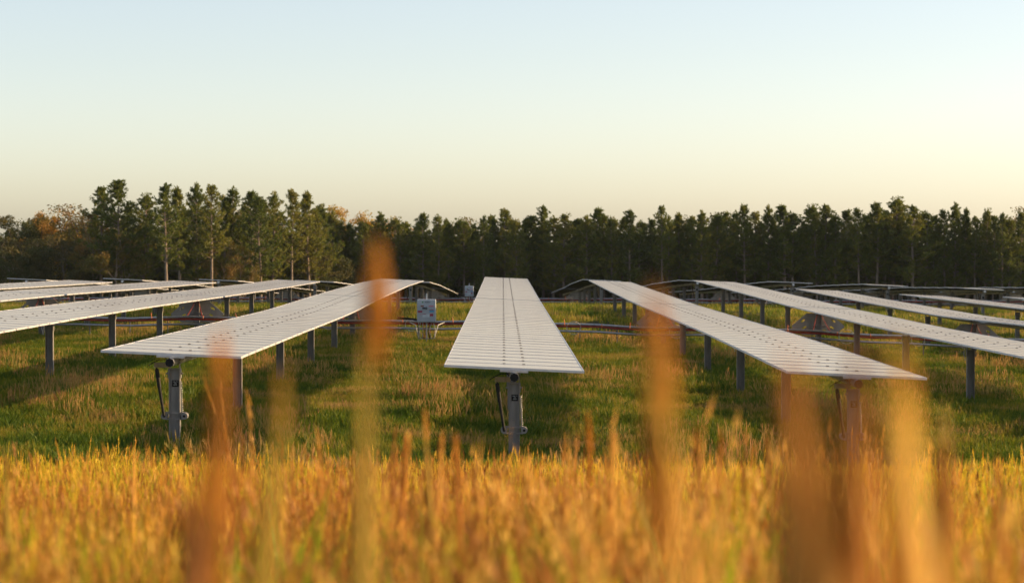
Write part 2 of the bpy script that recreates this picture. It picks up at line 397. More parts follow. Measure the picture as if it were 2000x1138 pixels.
def smooth_z(k, ya, yb, n=400):
    ys = np.linspace(ya, yb, n); zs = zplane(np.full(n, X0 + PITCH * k), ys)
    ker = np.hanning(61); ker /= ker.sum()
    zs = np.convolve(np.pad(zs, 30, mode='reflect', reflect_type='odd'), ker, 'valid')
    return ys, zs

TAGS = {-1: 'NA.73\nCB\n0045', 0: 'NA.73\nCB\n0048', 1: 'NA.73\nCB\n0050'}
def near_row(k, label):
    xc = X0 + PITCH * k
    y0 = 34.0
    n1, n2 = 38, 37
    gap = 0.42
    ylen = (n1 + n2) * MPITCH + gap
    ys, zs = smooth_z(k, y0 - 0.5, y0 + ylen + 0.5)
    rr = random.Random(100 + k)
    Z = lambda y: float(np.interp(y, ys, zs))
    root = empty('tracker_row', (xc, y0, gz(xc, y0)))
    tag(root, label, 'solar tracker', 'front block of solar tracker rows')
    inv = Vector(root.location)
    # modules
    yy = y0
    clamp = MB()
    for i in range(n1 + n2):
        if i == n1: yy += gap
        ym = yy + MPITCH / 2
        sl = math.atan2(Z(ym + 0.6) - Z(ym - 0.6), 1.2)
        o = mobj('module', MODULE, root)
        o.location = Vector((xc, ym, Z(ym) + rr.gauss(0, 0.0004))) - inv
        o.rotation_euler = (sl + rr.gauss(0, R(0.03)), TILT + rr.gauss(0, R(0.05)), 0)
        if i:
            for s in (-0.15, 0.15):
                c = rt @ Vector((s, 0, 0.004)) + Vector((xc, yy, Z(yy))) - inv
                clamp.box(c, (0.042, 0.04, 0.008), 0, rt)
        yy += MPITCH
    tag(clamp.build('clamp', M['black'], root), kind='stuff')
    # rails under each joint, one mesh of small rails
    rails = MB(); yy = y0
    for i in range(n1 + n2 + 1):
        if i == n1: yy += gap
        c = rt @ Vector((0, 0, -0.052)) + Vector((xc, yy + (0.03 if i == 0 else 0), Z(yy))) - inv
        rails.box(c, (0.42, 0.05, 0.03), 0, rt); yy += MPITCH
    tag(rails.build('module_rail', M['galv_bright'], root), kind='stuff')
    # torque tube, eight sided
    tz = -0.135
    tp = [Vector((xc, y, Z(y) + tz)) - inv for y in np.linspace(y0 - 0.10, y0 + ylen, 60)]
    tt = MB(); tt.tube(tp, 0.068, 8); tt.build('torque_tube', M['galv_bright'], root)
    ec = MB()
    ec.tube([tp[0] + Vector((0, -0.012, 0)), tp[0] + Vector((0, 0.004, 0))], 0.066, 8)
    ec.build('tube_end_cap', M['black'], root)
    # posts
    py = [y0 + 0.42] + [y0 + 0.42 + 8.15 * j for j in range(1, 10)]
    for j, y in enumerate(py):
        if y > y0 + ylen: break
        top = Z(y) + tz
        o = mobj('post', POST, root); o.location = Vector((xc, y, top - 0.125)) - inv
        q = mobj('bearing', BEARING, root); q.location = Vector((xc, y, top)) - inv
        if j == 0:
            T = Vector((xc, y, top)) - inv
            a = MB(); a.box(T + Vector((-0.175, -0.10, -0.055)), (0.23, 0.05, 0.075)); a.box(T + Vector((-0.065, -0.095, -0.03)), (0.02, 0.07, 0.13))
            a.build('damper_arm', M['arm'], root)
            d = MB(); d.tube([T + Vector((-0.255, -0.1, -0.11)), T + Vector((-0.215, -0.1, -0.39)), T + Vector((-0.214, -0.1, -0.395)), T + Vector((-0.15, -0.1, -0.81))], [0.031, 0.031, 0.024, 0.022], 10)
            d.box(T + Vector((-0.255, -0.1, -0.085)), (0.025, 0.025, 0.05))
            d.build('damper', M['damper'], root, smooth=False)
            cl = MB()
            for yy2 in (-0.075, 0.075):
                cl.box(T + Vector((0, yy2, -0.775)), (0.30, 0.006, 0.022)); cl.box(T + Vector((0, yy2, -0.865)), (0.27, 0.006, 0.016))
            for s in (-1, 1):
                cl.tube([T + Vector((s * 0.15, -0.082, -0.82)), T + Vector((s * 0.15, 0.082, -0.82))], 0.05, 10)
                cl.tube([T + Vector((s * 0.15, -0.092, -0.82)), T + Vector((s * 0.15, -0.08, -0.82))], 0.02, 8, 1)
            cl.build('damper_clamp', [M['galv'], M['black']], root)
            sp = MB(); sp.tube(helix(T + Vector((0.098, -0.05, -0.30)), T + Vector((0.118, -0.05, -0.76)), 0.014, 17), 0.0045, 5)
            sp.build('coiled_spring', M['galv_bright'], root, smooth=True)
            for s in (-1, 1):
                bo = MB(); bo.tube([T + Vector((s * 0.083, -0.02, -0.185)), T + Vector((s * 0.125, -0.02, -0.185))], 0.016, 6)
                bo.build('bolt', M['galv'], root)
            wr = MB()
            wr.tube([T + Vector((-0.09, -0.11, 0.03)), T + Vector((-0.2, -0.13, 0.03)), T + Vector((-0.31, -0.15, -0.02)), T + Vector((-0.37, -0.16, -0.06))], 0.007, 5)
            wr.tube([T + Vector((-0.13, -0.12, 0.07)), T + Vector((-0.08, -0.125, 0.0)), T + Vector((-0.05, -0.125, -0.02))], 0.005, 5)
            wr.build('wire', M['black'], root)
            if k in TAGS:
                pl = MB(); pl.box((0, 0, 0), (0.098, 0.006, 0.098))
                p = pl.build('identification_plate', M['black'], root, loc=T + Vector((0.01, -0.012, -0.335)))
                text('plate_lettering', TAGS[k], 0.027, M['text_white'], p, (0, -0.0045, 0.002), bold=0.0002)
            else:
                pl = MB(); pl.box((0, 0, 0), (0.098, 0.006, 0.098))
                pl.build('identification_plate', M['black'], root, loc=T + Vector((0.01, -0.012, -0.335)))
        elif j == 5:
            # the drive stands at the mid-row gap
            g = mobj('drive_plate', GEAR, root); g.location = Vector((xc, y + 0.12, top - 0.14)) - inv
            dm = MB(); dm.box(Vector((xc, y - 0.1, top - 0.62)) - inv, (0.2, 0.12, 0.34)); dm.tube([Vector((xc - 0.2, y - 0.12, top - 0.5)) - inv, Vector((xc + 0.2, y - 0.12, top - 0.5)) - inv], 0.045, 10)
            dm.build('drive_motor', M['galv'], root)
            cb = MB()
            for s in (-1, 1):
                cb.tube([Vector((xc + s * 0.05, y - 0.15, top - 0.08)) - inv, Vector((xc + s * 0.13, y - 0.2, top - 0.3)) - inv, Vector((xc + s * 0.3, y - 0.8, top - 0.7)) - inv], 0.012, 5)
            cb.build('cable_drop', M['red'], root)
        elif j in (2, 7):
            # short cable tails hanging from the tube
            cb = MB(); s = -1 if j == 2 else 1
            a = Vector((xc + s * 0.14, y - 0.05, top - 0.05)) - inv
            cb.tube([a, a + Vector((s * 0.02, 0, -0.16)), a + Vector((-s * 0.01, 0, -0.3))], 0.008, 5)
            cb.build('cable_tail', M['white_cable'], root)
    return root

ROWL = {
 -4: 'far-left solar tracker row, only its far half in the picture, fourth from the central one',
 -3: 'solar tracker row third to the left of the central one, running out of the picture',
 -2: 'solar tracker row second left of the central one, cut off by the left edge',
 -1: 'solar tracker row just left of the grey combiner box, its near end in full view',
  0: 'central solar tracker row running straight away from the camera, near end head-on',
  1: 'solar tracker row just right of the central one, near end behind blurred orange stalks',
  2: 'solar tracker row second right of the central one, cut off by the right edge',
  3: 'solar tracker row third to the right of the central one, far half showing',
  4: 'solar tracker row fourth to the right of the central one, low and far',
  5: 'rightmost solar tracker row of the front block, only its far tip in the picture'}
for k in KX: near_row(k, ROWL[k])

def far_row(k, label):   
    """rows of the second block, down the slope: the modules cannot be told apart from here, so each half is one deck"""
    xc = X0 + PITCH * k; y0 = 122.0; half = 38.6
    root = empty('tracker_row', (xc, y0, gz(xc, y0)))
    tag(root, label, 'solar tracker', 'second block of solar tracker rows')
    inv = Vector(root.location)
    ys, zs = smooth_z(k, y0 - 0.5, y0 + 2 * half + 1.5)
    Z = lambda y: float(np.interp(y, ys, zs)) + 0.012 * math.sin(y * 1.7 + k)
    for h in range(2):
        ya = y0 + h * (half + 0.5)
        d = MB(); yl = np.linspace(ya, ya + half, 38)
        vs = []; fs = []; ms = []
        for y in yl:
            for x, dz in ((-1.04, 0), (1.04, 0), (1.04, -0.036), (-1.04, -0.036)):
                vs.append(rt @ Vector((x, 0, dz)) + Vector((xc, y, Z(y))) - inv)
        for j in range(len(yl) - 1):
            a = j * 4
            for q, mi in ((0, 1), (1, 0), (2, 2), (3, 0)):
                p = (q + 1) % 4
                fs.append((a + q, a + p, a + 4 + p, a + 4 + q)); ms.append(mi)
        fs.append((3, 2, 1, 0)); ms.append(0); n = len(vs)
        fs.append((n - 4, n - 3, n - 2, n - 1)); ms.append(0)
        d.v = [tuple(v) for v in vs]; d.f = [tuple(reversed(f)) for f in fs]; d.m = ms
        tag(d.build('module_deck', [M['frame'], M['glass'], M['back']], root), kind='stuff')
    tt = MB(); tt.tube([Vector((xc, y, Z(y) - 0.135)) - inv for y in np.linspace(y0 - 0.1, y0 + 2 * half + 0.5, 40)], 0.068, 8)
    tt.build('torque_tube', M['galv_bright'], root)
    for j in range(10):
        y = y0 + 0.42 + 8.5 * j; top = Z(y) - 0.135
        o = mobj('post', POST, root); o.location = Vector((xc, y, top - 0.125)) - inv
        q = mobj('bearing', BEARING, root); q.location = Vector((xc, y, top)) - inv
        if j == 0:
            T = Vector((xc, y, top)) - inv
            d = MB(); d.tube([T + Vector((-0.255, -0.1, -0.11)), T + Vector((-0.15, -0.1, -0.81))], 0.027, 8); d.build('damper', M['damper'], root)
            a = MB(); a.box(T + Vector((-0.175, -0.10, -0.055)), (0.23, 0.05, 0.075)); a.build('damper_arm', M['arm'], root)
            pl = MB(); pl.box((0, 0, 0), (0.098, 0.006, 0.098)); pl.build('identification_plate', M['black'], root, loc=T + Vector((0.01, -0.012, -0.335)))
        if j == 4:
            g = mobj('drive_plate', GEAR, root); g.location = Vector((xc, y + 4.2, Z(y + 4.2) - 0.27)) - inv
FARL = {
 -4: 'pale edge of the far-left tracker row in the second block, behind fourth row',
 -3: 'tracker row of the second block showing past the third row left of centre',
 -2: 'tracker row of the second block dropping away behind the second row left of centre',
 -1: 'tracker row with sunlit right edge dropping away behind the grey combiner box',
  0: 'tracker row of the second block hidden mostly behind the central row',
  1: 'dark-bellied tracker row dropping away just right of the central row far end',
  2: 'dark-bellied tracker row beyond the second row right of centre',
  3: 'dark-bellied tracker row beyond the third row right of centre',
  4: 'dark-bellied tracker row beyond the fourth row right of centre',
  5: 'dark-bellied tracker row at the right edge, lowest of the second block'}
FARL[5] = 'dark-bellied tracker row beyond the fifth row right of centre, near the right edge'
FARL[-5] = 'pale thin edge of the leftmost tracker row in the second block'
FARL[6] = 'tracker row of the second block low at the right edge, sixth right of centre'
FARL[7] = 'outermost tracker row of the second block, lowest at the right edge'
for k in sorted(FARL): far_row(k, FARL[k])

# ---------------------------------------------------------------- cable racks across the rows, and combiner boxes
def cable_rack(y, xa, xb, label, big=True):
    root = empty('cable_rack', (X0, y, gz(X0, y)))
    tag(root, label, 'cable rack')
    inv = Vector(root.location)
    xs = np.linspace(xa, xb, 60)
    def line(h, sag=0.0, dy=0.0):
        return [Vector((x, y + dy, gz(x, y) + h + sag * math.sin(x * 2.5))) - inv for x in xs]
    a = MB(); a.tube(line(0.69), 0.035, 8); a.build('upper_rail', M['galv_bright'], root, smooth=True)
    b = MB(); b.tube(line(0.46), 0.036, 8); b.build('lower_rail', M['galv_bright'], root, smooth=True)
    c = MB(); c.tube(line(0.615, 0.008, -0.02), 0.034, 6); c.tube(line(0.63, 0.01, 0.03), 0.028, 6); c.build('red_cable', M['red'], root, smooth=True)
    rr = random.Random(int(y))
    x = xa + 0.6
    while x < xb:
        h = gz(x, y) + 0.65
        t = MB(); p = Vector((x, y, h)) - inv
        t.tube([p + Vector((0, -0.06 * math.cos(q), 0.075 * math.sin(q))) for q in np.linspace(0, 2 * math.pi, 9)], 0.011, 5)
        if rr.random() < 0.5: t.tube([p + Vector((0, -0.05, 0.06)), p + Vector((rr.uniform(-0.05, 0.05), -0.07, 0.2))], 0.01, 4)
        t.build('cable_tie', M['orange'] if rr.random() < 0.6 else M['red'], root)
        if rr.random() < 0.3:
            lp = MB(); q0 = p + Vector((0.3, -0.07, -0.12)); r_ = rr.uniform(0.16, 0.24)
            lp.tube([q0 + Vector((r_ * 1.1 * math.cos(q), 0.02 * math.sin(3 * q), r_ * math.sin(q) + 0.04)) for q in np.linspace(0, 2 * math.pi, 20)], 0.009, 5)
            lp.build('cable_loop', M['white_cable'], root, smooth=True)
        if rr.random() < 0.4:
            st = MB(); g0 = gz(x + 0.5, y); st.box(Vector((x + 0.5, y + 0.06, g0 + 0.25)) - inv, (0.03, 0.03, 0.9)); st.build('stake', M['galv'], root)
        x += rr.uniform(0.9, 1.7)
    return root
cable_rack(73.6, -26, 26, 'cable rack of two grey rails with red cable crossing the near rows')
cable_rack(158.0, -42, 42, 'distant cable rack with thin rails crossing the second block of rows')

def combiner(x, y, zb, label, lettering=True):
    root = empty('combiner_box', (x, y, gz(x, y)))
    tag(root, label, 'combiner box', 'combiner boxes on stakes')
    g = root.location.z; zc = zb + 0.365 - g
    enc = mobj('enclosure', bevel_box_mesh('enclosure', (0.60, 0.22, 0.73), 0.022, [M['enclosure']]), root, (0, 0, zc))
    dr = mobj('door', bevel_box_mesh('door', (0.585, 0.02, 0.715), 0.009, [M['enclosure']]), root, (0, -0.118, zc))
    yf = -0.0115
    def lab(name, m, px0, py0, px1, py1):      # millimetre rectangle on the door, from its top left corner
        b = MB(); w_, h_ = (px1 - px0), (py1 - py0)
        b.box(((px0 + px1) / 2 - 0.30, yf, 0.365 - (py0 + py1) / 2), (w_, 0.002, h_)); b.build(name, M[m], dr)
    s = 0.60 / 640
    for name, m, r_ in (('warning_label', 'lab_brown', (125, 205, 235, 258)), ('warning_label', 'lab_pink', (395, 208, 565, 256)),
                        ('warning_label', 'lab_red', (30, 385, 180, 448)), ('warning_label', 'lab_red', (415, 345, 570, 366)),
                        ('notice_label', 'lab_blue', (420, 372, 580, 432)), ('warning_label', 'lab_red', (435, 485, 550, 572)),
                        ('notice_label', 'lab_white', (190, 520, 315, 605)), ('notice_label', 'lab_white', (322, 500, 425, 605)),
                        ('warning_label', 'lab_pink', (80, 500, 180, 516)), ('warning_label', 'lab_red', (190, 490, 310, 506)),
                        ('logo_mark', 'green_print', (170, 72, 220, 122))):
        lab(name, m, *[q * s for q in r_])
    h = MB(); h.tube([(0.0, yf, 0.085), (0.0, yf - 0.03, 0.085)], 0.036, 14); h.box((-0.055, yf - 0.035, 0.085), (0.15, 0.02, 0.036)); h.build('handle', M['black'], dr)
    hm = MB(); hm.box((0.0, yf - 0.047, 0.087), (0.06, 0.003, 0.014)); hm.build('handle_mark', M['text_white'], dr)
    text('door_lettering', 'SHOALS', 0.05, M['text_dark'], dr, (0.035, yf - 0.001, 0.285), bold=0.0012)
    text('door_lettering', 'TECHNOLOGIES', 0.02, M['text_dark'], dr, (0.035, yf - 0.001, 0.25))
    st = MB(); st.box((0, 0.13, (zc + 0.54) / 2 - 0.2), (0.045, 0.04, zc + 0.54 + 0.4)); st.build('stake', M['galv_bright'], root)
    bar = MB(); zl = zc - 0.365 - 0.52; bar.box((0.02, 0.1, zl), (0.52, 0.03, 0.03)); bar.build('cable_bar', M['galv'], root)
    rr = random.Random(3)
    for i, (cx, m) in enumerate(((-0.19, 'white_cable'), (-0.12, 'white_cable'), (-0.09, 'orange'), (-0.06, 'red'), (0.09, 'red'), (0.115, 'black'), (0.17, 'white_cable'), (0.22, 'white_cable'))):
        c = MB(); dx = rr.uniform(-0.05, 0.05)
        c.tube([(cx, 0.02, zc - 0.36), (cx + dx, 0.03, zc - 0.5), (cx + dx * 1.6, 0.05, zc - 0.66), (cx + dx * 0.4, 0.09, zl)], 0.013, 6)
        c.build('whip_cable', M[m], root, smooth=True)
    for s_ in (-1, 1):
        c = MB(); pts = [(s_ * 0.24, 0.05, zl), (s_ * 0.3, 0.1, zl + 0.2), (s_ * 0.36, 0.3, zl + 0.42), (s_ * 0.55, 0.56, zl + 0.49)]
        c.tube(pts, 0.015, 6); c.build('feed_cable', M['white_cable'], root, smooth=True)
    bc = MB(); bc.tube([(-0.28, 0.1, zc - 0.3), (-0.45, 0.35, zc - 0.28), (-0.62, 0.53, zc - 0.27), (-0.95, 0.56, zc - 0.25)], 0.035, 7); bc.build('black_sleeve', M['black'], root, smooth=True)
combiner(px(833, 73), 73.0, pz(629, 73), 'grey combiner box with red and blue labels left of the central row')
combiner(px(916.5, 157), 157.0, pz(579, 157), 'small distant grey combiner box against the dark trees')

# ---------------------------------------------------------------- trees
def add_attr(me, vals):
    a = me.attributes.new('bl', 'FLOAT', 'POINT'); a.data.foreach_set('value', np.asarray(vals, np.float32))

def pine_meshes(seed, H=11.0, base=0.36, spread=1.75, dens=1.0):
    r = random.Random(seed)
    tr = MB(); nv = []; nf = []; na = []
    bend = [(0, 0)]
    for i in range(8): bend.append((bend[-1][0] + r.gauss(0, 0.05), bend[-1][1] + r.gauss(0, 0.05)))
    def axis(z):
        t = max(0, min(7.999, z / H * 8)); i = int(t); u = t - i
        return Vector((bend[i][0] * (1 - u) + bend[i + 1][0] * u, bend[i][1] * (1 - u) + bend[i + 1][1] * u, z))
    tr.tube([axis(z) - Vector((0, 0, 0.6 if z == 0 else 0)) for z in np.linspace(0, H * 0.985, 10)], [0.135 * (1 - 0.92 * q) + 0.012 for q in np.linspace(0, 1, 10)], 7)
    def tuft(p, d, n, ln):
        d = d.normalized(); a = r.random()
        for _ in range(n):
            q = (d + Vector((r.gauss(0, 0.75), r.gauss(0, 0.75), r.gauss(0.12, 0.6)))).normalized()
            l = ln * r.uniform(0.65, 1.25); wv = q.cross(Vector((r.gauss(0, 1), r.gauss(0, 1), r.gauss(0, 1)))).normalized() * r.uniform(0.026, 0.046)
            s = p + Vector((r.gauss(0, 0.06), r.gauss(0, 0.06), r.gauss(0, 0.06))); o = len(nv)
            nv.extend([s - wv * 0.6, s + wv * 0.6, s + q * l * 0.6 + wv, s + q * l, s + q * l * 0.6 - wv])
            nf.append((o, o + 1, o + 2, o + 3, o + 4)); na.extend([a] * 5)
    z = H * base + r.uniform(0, 0.3); first = True
    gapc = r.uniform(0.0, 0.4)
    while z < H * 0.97:
        t = (z - H * base) / (H * (1 - base))
        env = spread * (0.55 + 0.6 * t if t < 0.3 else 0.73 * (1 - (t - 0.3) / 0.7) ** 1.0 + 0.07)
        nb = r.choice((4, 4, 5, 6))
        a0 = r.uniform(0, 6.28)
        for b in range(nb):
            a = a0 + b * 6.283 / nb + r.gauss(0, 0.35); ln = env * r.uniform(0.45, 1.4)
            if r.random() < 0.1: continue
            up = r.uniform(0.0, 0.45) + 0.9 * t * t
            d = Vector((math.cos(a), math.sin(a), up))
            p0 = axis(z); p1 = p0 + d * ln * 0.55; p2 = p0 + d * ln + Vector((0, 0, 0.18 * ln))
            tr.tube([p0, p1, p2], [0.028 * (1 - t) + 0.012, 0.018 * (1 - t) + 0.008, 0.005], 3, cap=False)
            m = max(3, int(ln * 4.6 * dens + 0.5))
            for j in range(m):
                u = 0.3 + 0.7 * (j + r.random() * 0.7) / m
                p = p0.lerp(p1, u / 0.55) if u < 0.55 else p1.lerp(p2, min(1, (u - 0.55) / 0.45))
                side = Vector((-d.y, d.x, 0)) * r.choice((-1, 1)) * r.uniform(0, 0.38) * ln * 0.5
                tuft(p + side + Vector((0, 0, r.gauss(0.05, 0.08))), d + Vector((0, 0, 0.7)) + side, 15, 0.22)
        # dead stubs below the crown
        if first:
            for _ in range(7):
                zz = r.uniform(H * 0.14, H * base); a = r.uniform(0, 6.28)
                p = axis(zz); tr.tube([p, p + Vector((math.cos(a), math.sin(a), r.uniform(-0.1, 0.3))) * r.uniform(0.4, 1.1)], [0.014, 0.005], 3, cap=False)
            first = False
        z += r.uniform(0.28, 0.62) * (1 - 0.35 * t)
    for i in range(5):
        tuft(axis(H * (0.955 + 0.011 * i)), Vector((0, 0, 1)), 9, 0.26)
    cm = bpy.data.meshes.new('crown'); cm.from_pydata([tuple(v) for v in nv], [], nf); cm.materials.append(M['pine']); add_attr(cm, na)
    return tr.mesh('trunk', M['bark'], True), cm, H

def hardwood_meshes(seed, H, width, material, n_leaf=9000, low=0.2):
    r = random.Random(seed); tr = MB(); nv = []; nf = []; na = []
    ends = []
    def limb(p, d, ln, rad, depth):
        q = p + d * ln * 0.5 + Vector((r.gauss(0, 0.05), r.gauss(0, 0.05), 0)) * ln; e = p + d * ln
        tr.tube([p, q, e], [rad, rad * 0.8, rad * 0.55], 5, cap=False)
        if depth == 0 or ln < 0.5: ends.append(e); return
        if depth < 3: ends.append(q)
        for _ in range(r.choice((2, 3, 3))):
            nd = (d + Vector((r.gauss(0, 0.55), r.gauss(0, 0.55), r.gauss(0.1, 0.3)))).normalized()
            limb(e, nd, ln * r.uniform(0.6, 0.85), rad * 0.55, depth - 1)
    tr.tube([(0, 0, -0.6), (0.03, 0, H * 0.15), (0, 0.05, H * 0.3)], [0.17, 0.14, 0.11], 7)
    for zz in np.linspace(H * 0.22, H * 0.45, 4):
        a = r.uniform(0, 6.28)
        limb(Vector((0, 0, zz)), Vector((math.cos(a) * 0.7, math.sin(a) * 0.7, r.uniform(0.35, 0.8))).normalized(), H * 0.17, 0.055, 3)
    limb(Vector((0, 0.05, H * 0.3)), Vector((0, 0, 1)), H * 0.25, 0.09, 3)
    # leaf clumps: at limb ends and spread through an uneven crown
    cl = []
    for e in ends: cl.append((e, r.uniform(0.3, 0.6)))
    while len(cl) < 130:
        a = r.uniform(0, 6.28); u = r.random() ** 0.5; t = r.uniform(low, 1.0)
        prof = max(0.05, 1 - abs((t - low) / (1 - low) - 0.5) ** 2.6 * 5.2) ** 0.5
        cl.append((Vector((math.cos(a) * u * width * prof, math.sin(a) * u * width * prof, t * H * 0.97)), r.uniform(0.3, 0.65)))
    for i in range(n_leaf):
        c, rad = cl[i % len(cl)]
        v = Vector((r.gauss(0, 1), r.gauss(0, 1), r.gauss(0, 0.8))); v = v.normalized() * rad * r.uniform(0.4, 1.1)
        p = c + v
        if p.z > H or p.z < 0.3: continue
        n = Vector((r.gauss(0, 1), r.gauss(0, 1), r.gauss(0.4, 1))).normalized(); u = n.orthogonal().normalized(); w2 = n.cross(u); s = r.uniform(0.055, 0.11)
        o = len(nv); nv.extend([p - u * s, p - w2 * s * 0.6, p + u * s, p + w2 * s * 0.6]); nf.append((o, o + 1, o + 2, o + 3)); na.extend([(i % len(cl)) / len(cl)] * 4)
    cm = bpy.data.meshes.new('crown'); cm.from_pydata([tuple(v) for v in nv], [], nf); cm.materials.append(material); add_attr(cm, na)
    return tr.mesh('trunk', M['bark'], True), cm, H

PINES = [pine_meshes(11, 11, 0.28, 2.3), pine_meshes(12, 11, 0.34, 2.0), pine_meshes(13, 11, 0.20, 2.5), pine_meshes(14, 11, 0.38, 1.9),
         pine_meshes(15, 11, 0.30, 2.4), pine_meshes(16, 11, 0.24, 2.1), pine_meshes(17, 11, 0.42, 2.2), pine_meshes(18, 11, 0.33, 1.6), pine_meshes(19, 11, 0.26, 2.7)]
HW_G = [hardwood_meshes(31, 9, 2.6, M['leaf_green'], low=0.06), hardwood_meshes(32, 9, 2.9, M['leaf_green'], low=0.06)]
HW_O = [hardwood_meshes(41, 10, 2.3, M['leaf_gold'], low=0.25), hardwood_meshes(42, 10, 2.7, M['leaf_gold'], low=0.25)]
HW_Y = [hardwood_meshes(51, 8, 1.7, M['leaf_olive'], 6500, low=0.1), hardwood_meshes(52, 8, 1.5, M['leaf_olive'], 3800, low=0.1)]

def tree(kind, me3, x, y, ztop, label, group, rz, ws=1.0):
    tm, cm, H = me3; g = gz(x, y)
    root = empty(kind, (x, y, g), rz); s = (ztop - g) / H
    root.scale = (s * ws, s * ws, s)
    tag(root, label, 'tree', group)
    mobj('trunk', tm, root); mobj('crown', cm, root)
    return root

rr = random.Random(5)
def ordinal(n):
    return '%d%s' % (n, 'th' if 10 <= n % 100 <= 20 else {1: 'st', 2: 'nd', 3: 'rd'}.get(n % 10, 'th'))

# sunlit pines standing forward on the left
FWD = [(197, 369, 236), (238, 356, 233), (281, 381, 236), (325, 361, 224), (350, 368, 232), (384, 362, 234), (412, 366, 229), (438, 388, 240), (458, 368, 240), (492, 378, 238),
       (510, 388, 234), (534, 378, 242), (570, 372, 245), (603, 377, 249), (628, 402, 258)]
for i, (xp, yp, d) in enumerate(FWD):
    tree('pine_tree', PINES[(i * 4) % 9], px(xp, d), d, pz(yp, d), 'tall sunlit pine, %s from the left among the forward pines at left' % ordinal(i + 1),
         'forward pines at the left', rr.uniform(0, 6.28), rr.uniform(1.0, 1.3))
# front rank of the treeline
FRONT = [(650, 415), (680, 438), (712, 440), (745, 417), (778, 440), (826, 420), (853, 421), (876, 438), (905, 436), (945, 424), (966, 428), (985, 409), (1012, 430), (1033, 424), (1062, 406),
         (1079, 424), (1101, 422), (1128, 431), (1146, 424), (1165, 408), (1180, 421), (1198, 425), (1215, 428), (1231, 414), (1252, 432), (1272, 431), (1294, 406), (1306, 424), (1328, 418), (1352, 424),
         (1372, 414), (1396, 424), (1418, 418), (1436, 414), (1455, 404), (1476, 418), (1501, 404), (1530, 402), (1549, 418), (1580, 402), (1596, 420), (1613, 404), (1634, 420), (1656, 414), (1679, 411),
         (1695, 424), (1711, 397), (1728, 416), (1746, 388), (1762, 410), (1784, 406), (1806, 414), (1827, 424), (1847, 414), (1866, 399), (1889, 409), (1905, 424), (1925, 410), (1940, 424), (1958, 420), (1975, 428), (1994, 418)]
for i, (xp, yp) in enumerate(FRONT):
    d = 268 + rr.uniform(-2.5, 3)
    tree('pine_tree', PINES[(i * 5 + 2) % 9], px(xp, d), d, pz(yp, d), 'dark pine, %s from the left in the front rank of the treeline' % ordinal(i + 1),
         'front rank of the treeline', rr.uniform(0, 6.28), rr.uniform(0.78, 1.5) * (0.7 if xp == 1866 else 1))
# second and third ranks, seen only between the front ones
n = 0
for rank, d0 in ((1, 272),):
    xp = (610 if rank > 1 else 630) + rank * 9
    while xp < 2020:
        d = d0 + rr.uniform(-1.5, 1.5)
        tree('pine_tree', PINES[rr.randrange(9)], px(xp, d), d, pz(rr.uniform(424, 446), d), 'dark pine standing behind the front rank of the treeline, mostly hidden',
             'pines hidden behind the front rank', rr.uniform(0, 6.28), rr.uniform(1.0, 1.35))
        xp += rr.uniform(22, 36)
for rank, d0 in ((1, 251),):
    xp = 175 + rank * 10
    while xp < 650:
        d = d0 + rr.uniform(-2, 2)
        tree('pine_tree', PINES[rr.randrange(9)], px(xp, d), d, pz(rr.uniform(392, 420), d), 'dark pine standing behind the sunlit forward pines, mostly hidden',
             'pines hidden behind the forward pines', rr.uniform(0, 6.28), rr.uniform(1.0, 1.35))
        xp += rr.uniform(26, 42)
# hardwoods: left mass, autumn crowns over the treeline
HW = [(12, 420, 247, 'G', 0, 1.2, 'dark broadleaf tree at the left edge of the picture'),
      (45, 412, 250, 'G', 1, 1.1, 'dark green broadleaf tree with a faint bare spire above, near the left edge'),
      (98, 402, 254, 'O', 0, 0.8, 'orange-leaved autumn tree in the left wood'),
      (125, 398, 252, 'Y', 0, 1.3, 'yellow-green autumn tree, tallest in the left wood'),
      (158, 408, 250, 'Y', 1, 1.3, 'olive broadleaf tree beside the first tall pine at left'),
      (75, 450, 240, 'G', 1, 1.2, 'dark bushy tree low in the left wood, below the orange one'),
      (20, 460, 238, 'G', 0, 1.2, 'dark bushy tree low at the left edge'),
      (125, 465, 237, 'G', 0, 1.2, 'dark bushy tree low in the left wood, below the yellow one'),
      (165, 455, 239, 'G', 1, 1.0, 'dark bushy tree low beside the pale bare trunk'),
      (182, 415, 236, 'Y', 1, 0.7, 'thin-leaved tree with a pale trunk in front of the left wood'),
      (228, 455, 231, 'Y', 0, 1.05, 'small yellow-green tree at the foot of the tall pines'),
      (438, 470, 234, 'Y', 1, 0.9, 'small olive tree between the forward pine trunks'),
      (470, 480, 233, 'Y', 1, 0.8, 'small thin brown-leaved tree right of the olive one'),
      (268, 410, 262, 'O', 1, 0.8, 'autumn tree glimpsed between the tall pines at left'),
      (505, 382, 262, 'O', 0, 0.7, 'golden crown peeping over the forward pines'),
      (660, 388, 280, 'O', 0, 1.1, 'autumn tree with a broad orange crown, leftmost behind the treeline'),
      (697, 393, 281, 'O', 1, 1.1, 'autumn tree with a rounded orange crown, right half of the orange pair'),
      (800, 404, 281, 'O', 1, 0.8, 'pointed golden tree rising behind the treeline near the middle'),
      (890, 427, 281, 'O', 0, 1.0, 'low orange crown behind the treeline, left of the central row'),
      (935, 424, 282, 'Y', 1, 0.9, 'thin pale crown behind the treeline above the central row'),
      (1408, 412, 296, 'G', 0, 1.3, 'hazy rounded crown rising behind the treeline right of centre'),
      (1986, 403, 276, 'Y', 0, 0.9, 'olive rounded crown at the right edge above the pines')]
for xp, yp, d, kd, vi, ws, lb in HW:
    tree('broadleaf_tree', {'G': HW_G, 'O': HW_O, 'Y': HW_Y}[kd][vi], px(xp, d), d, pz(yp, d), lb, 'broadleaf trees in the wood', rr.uniform(0, 6.28), ws)

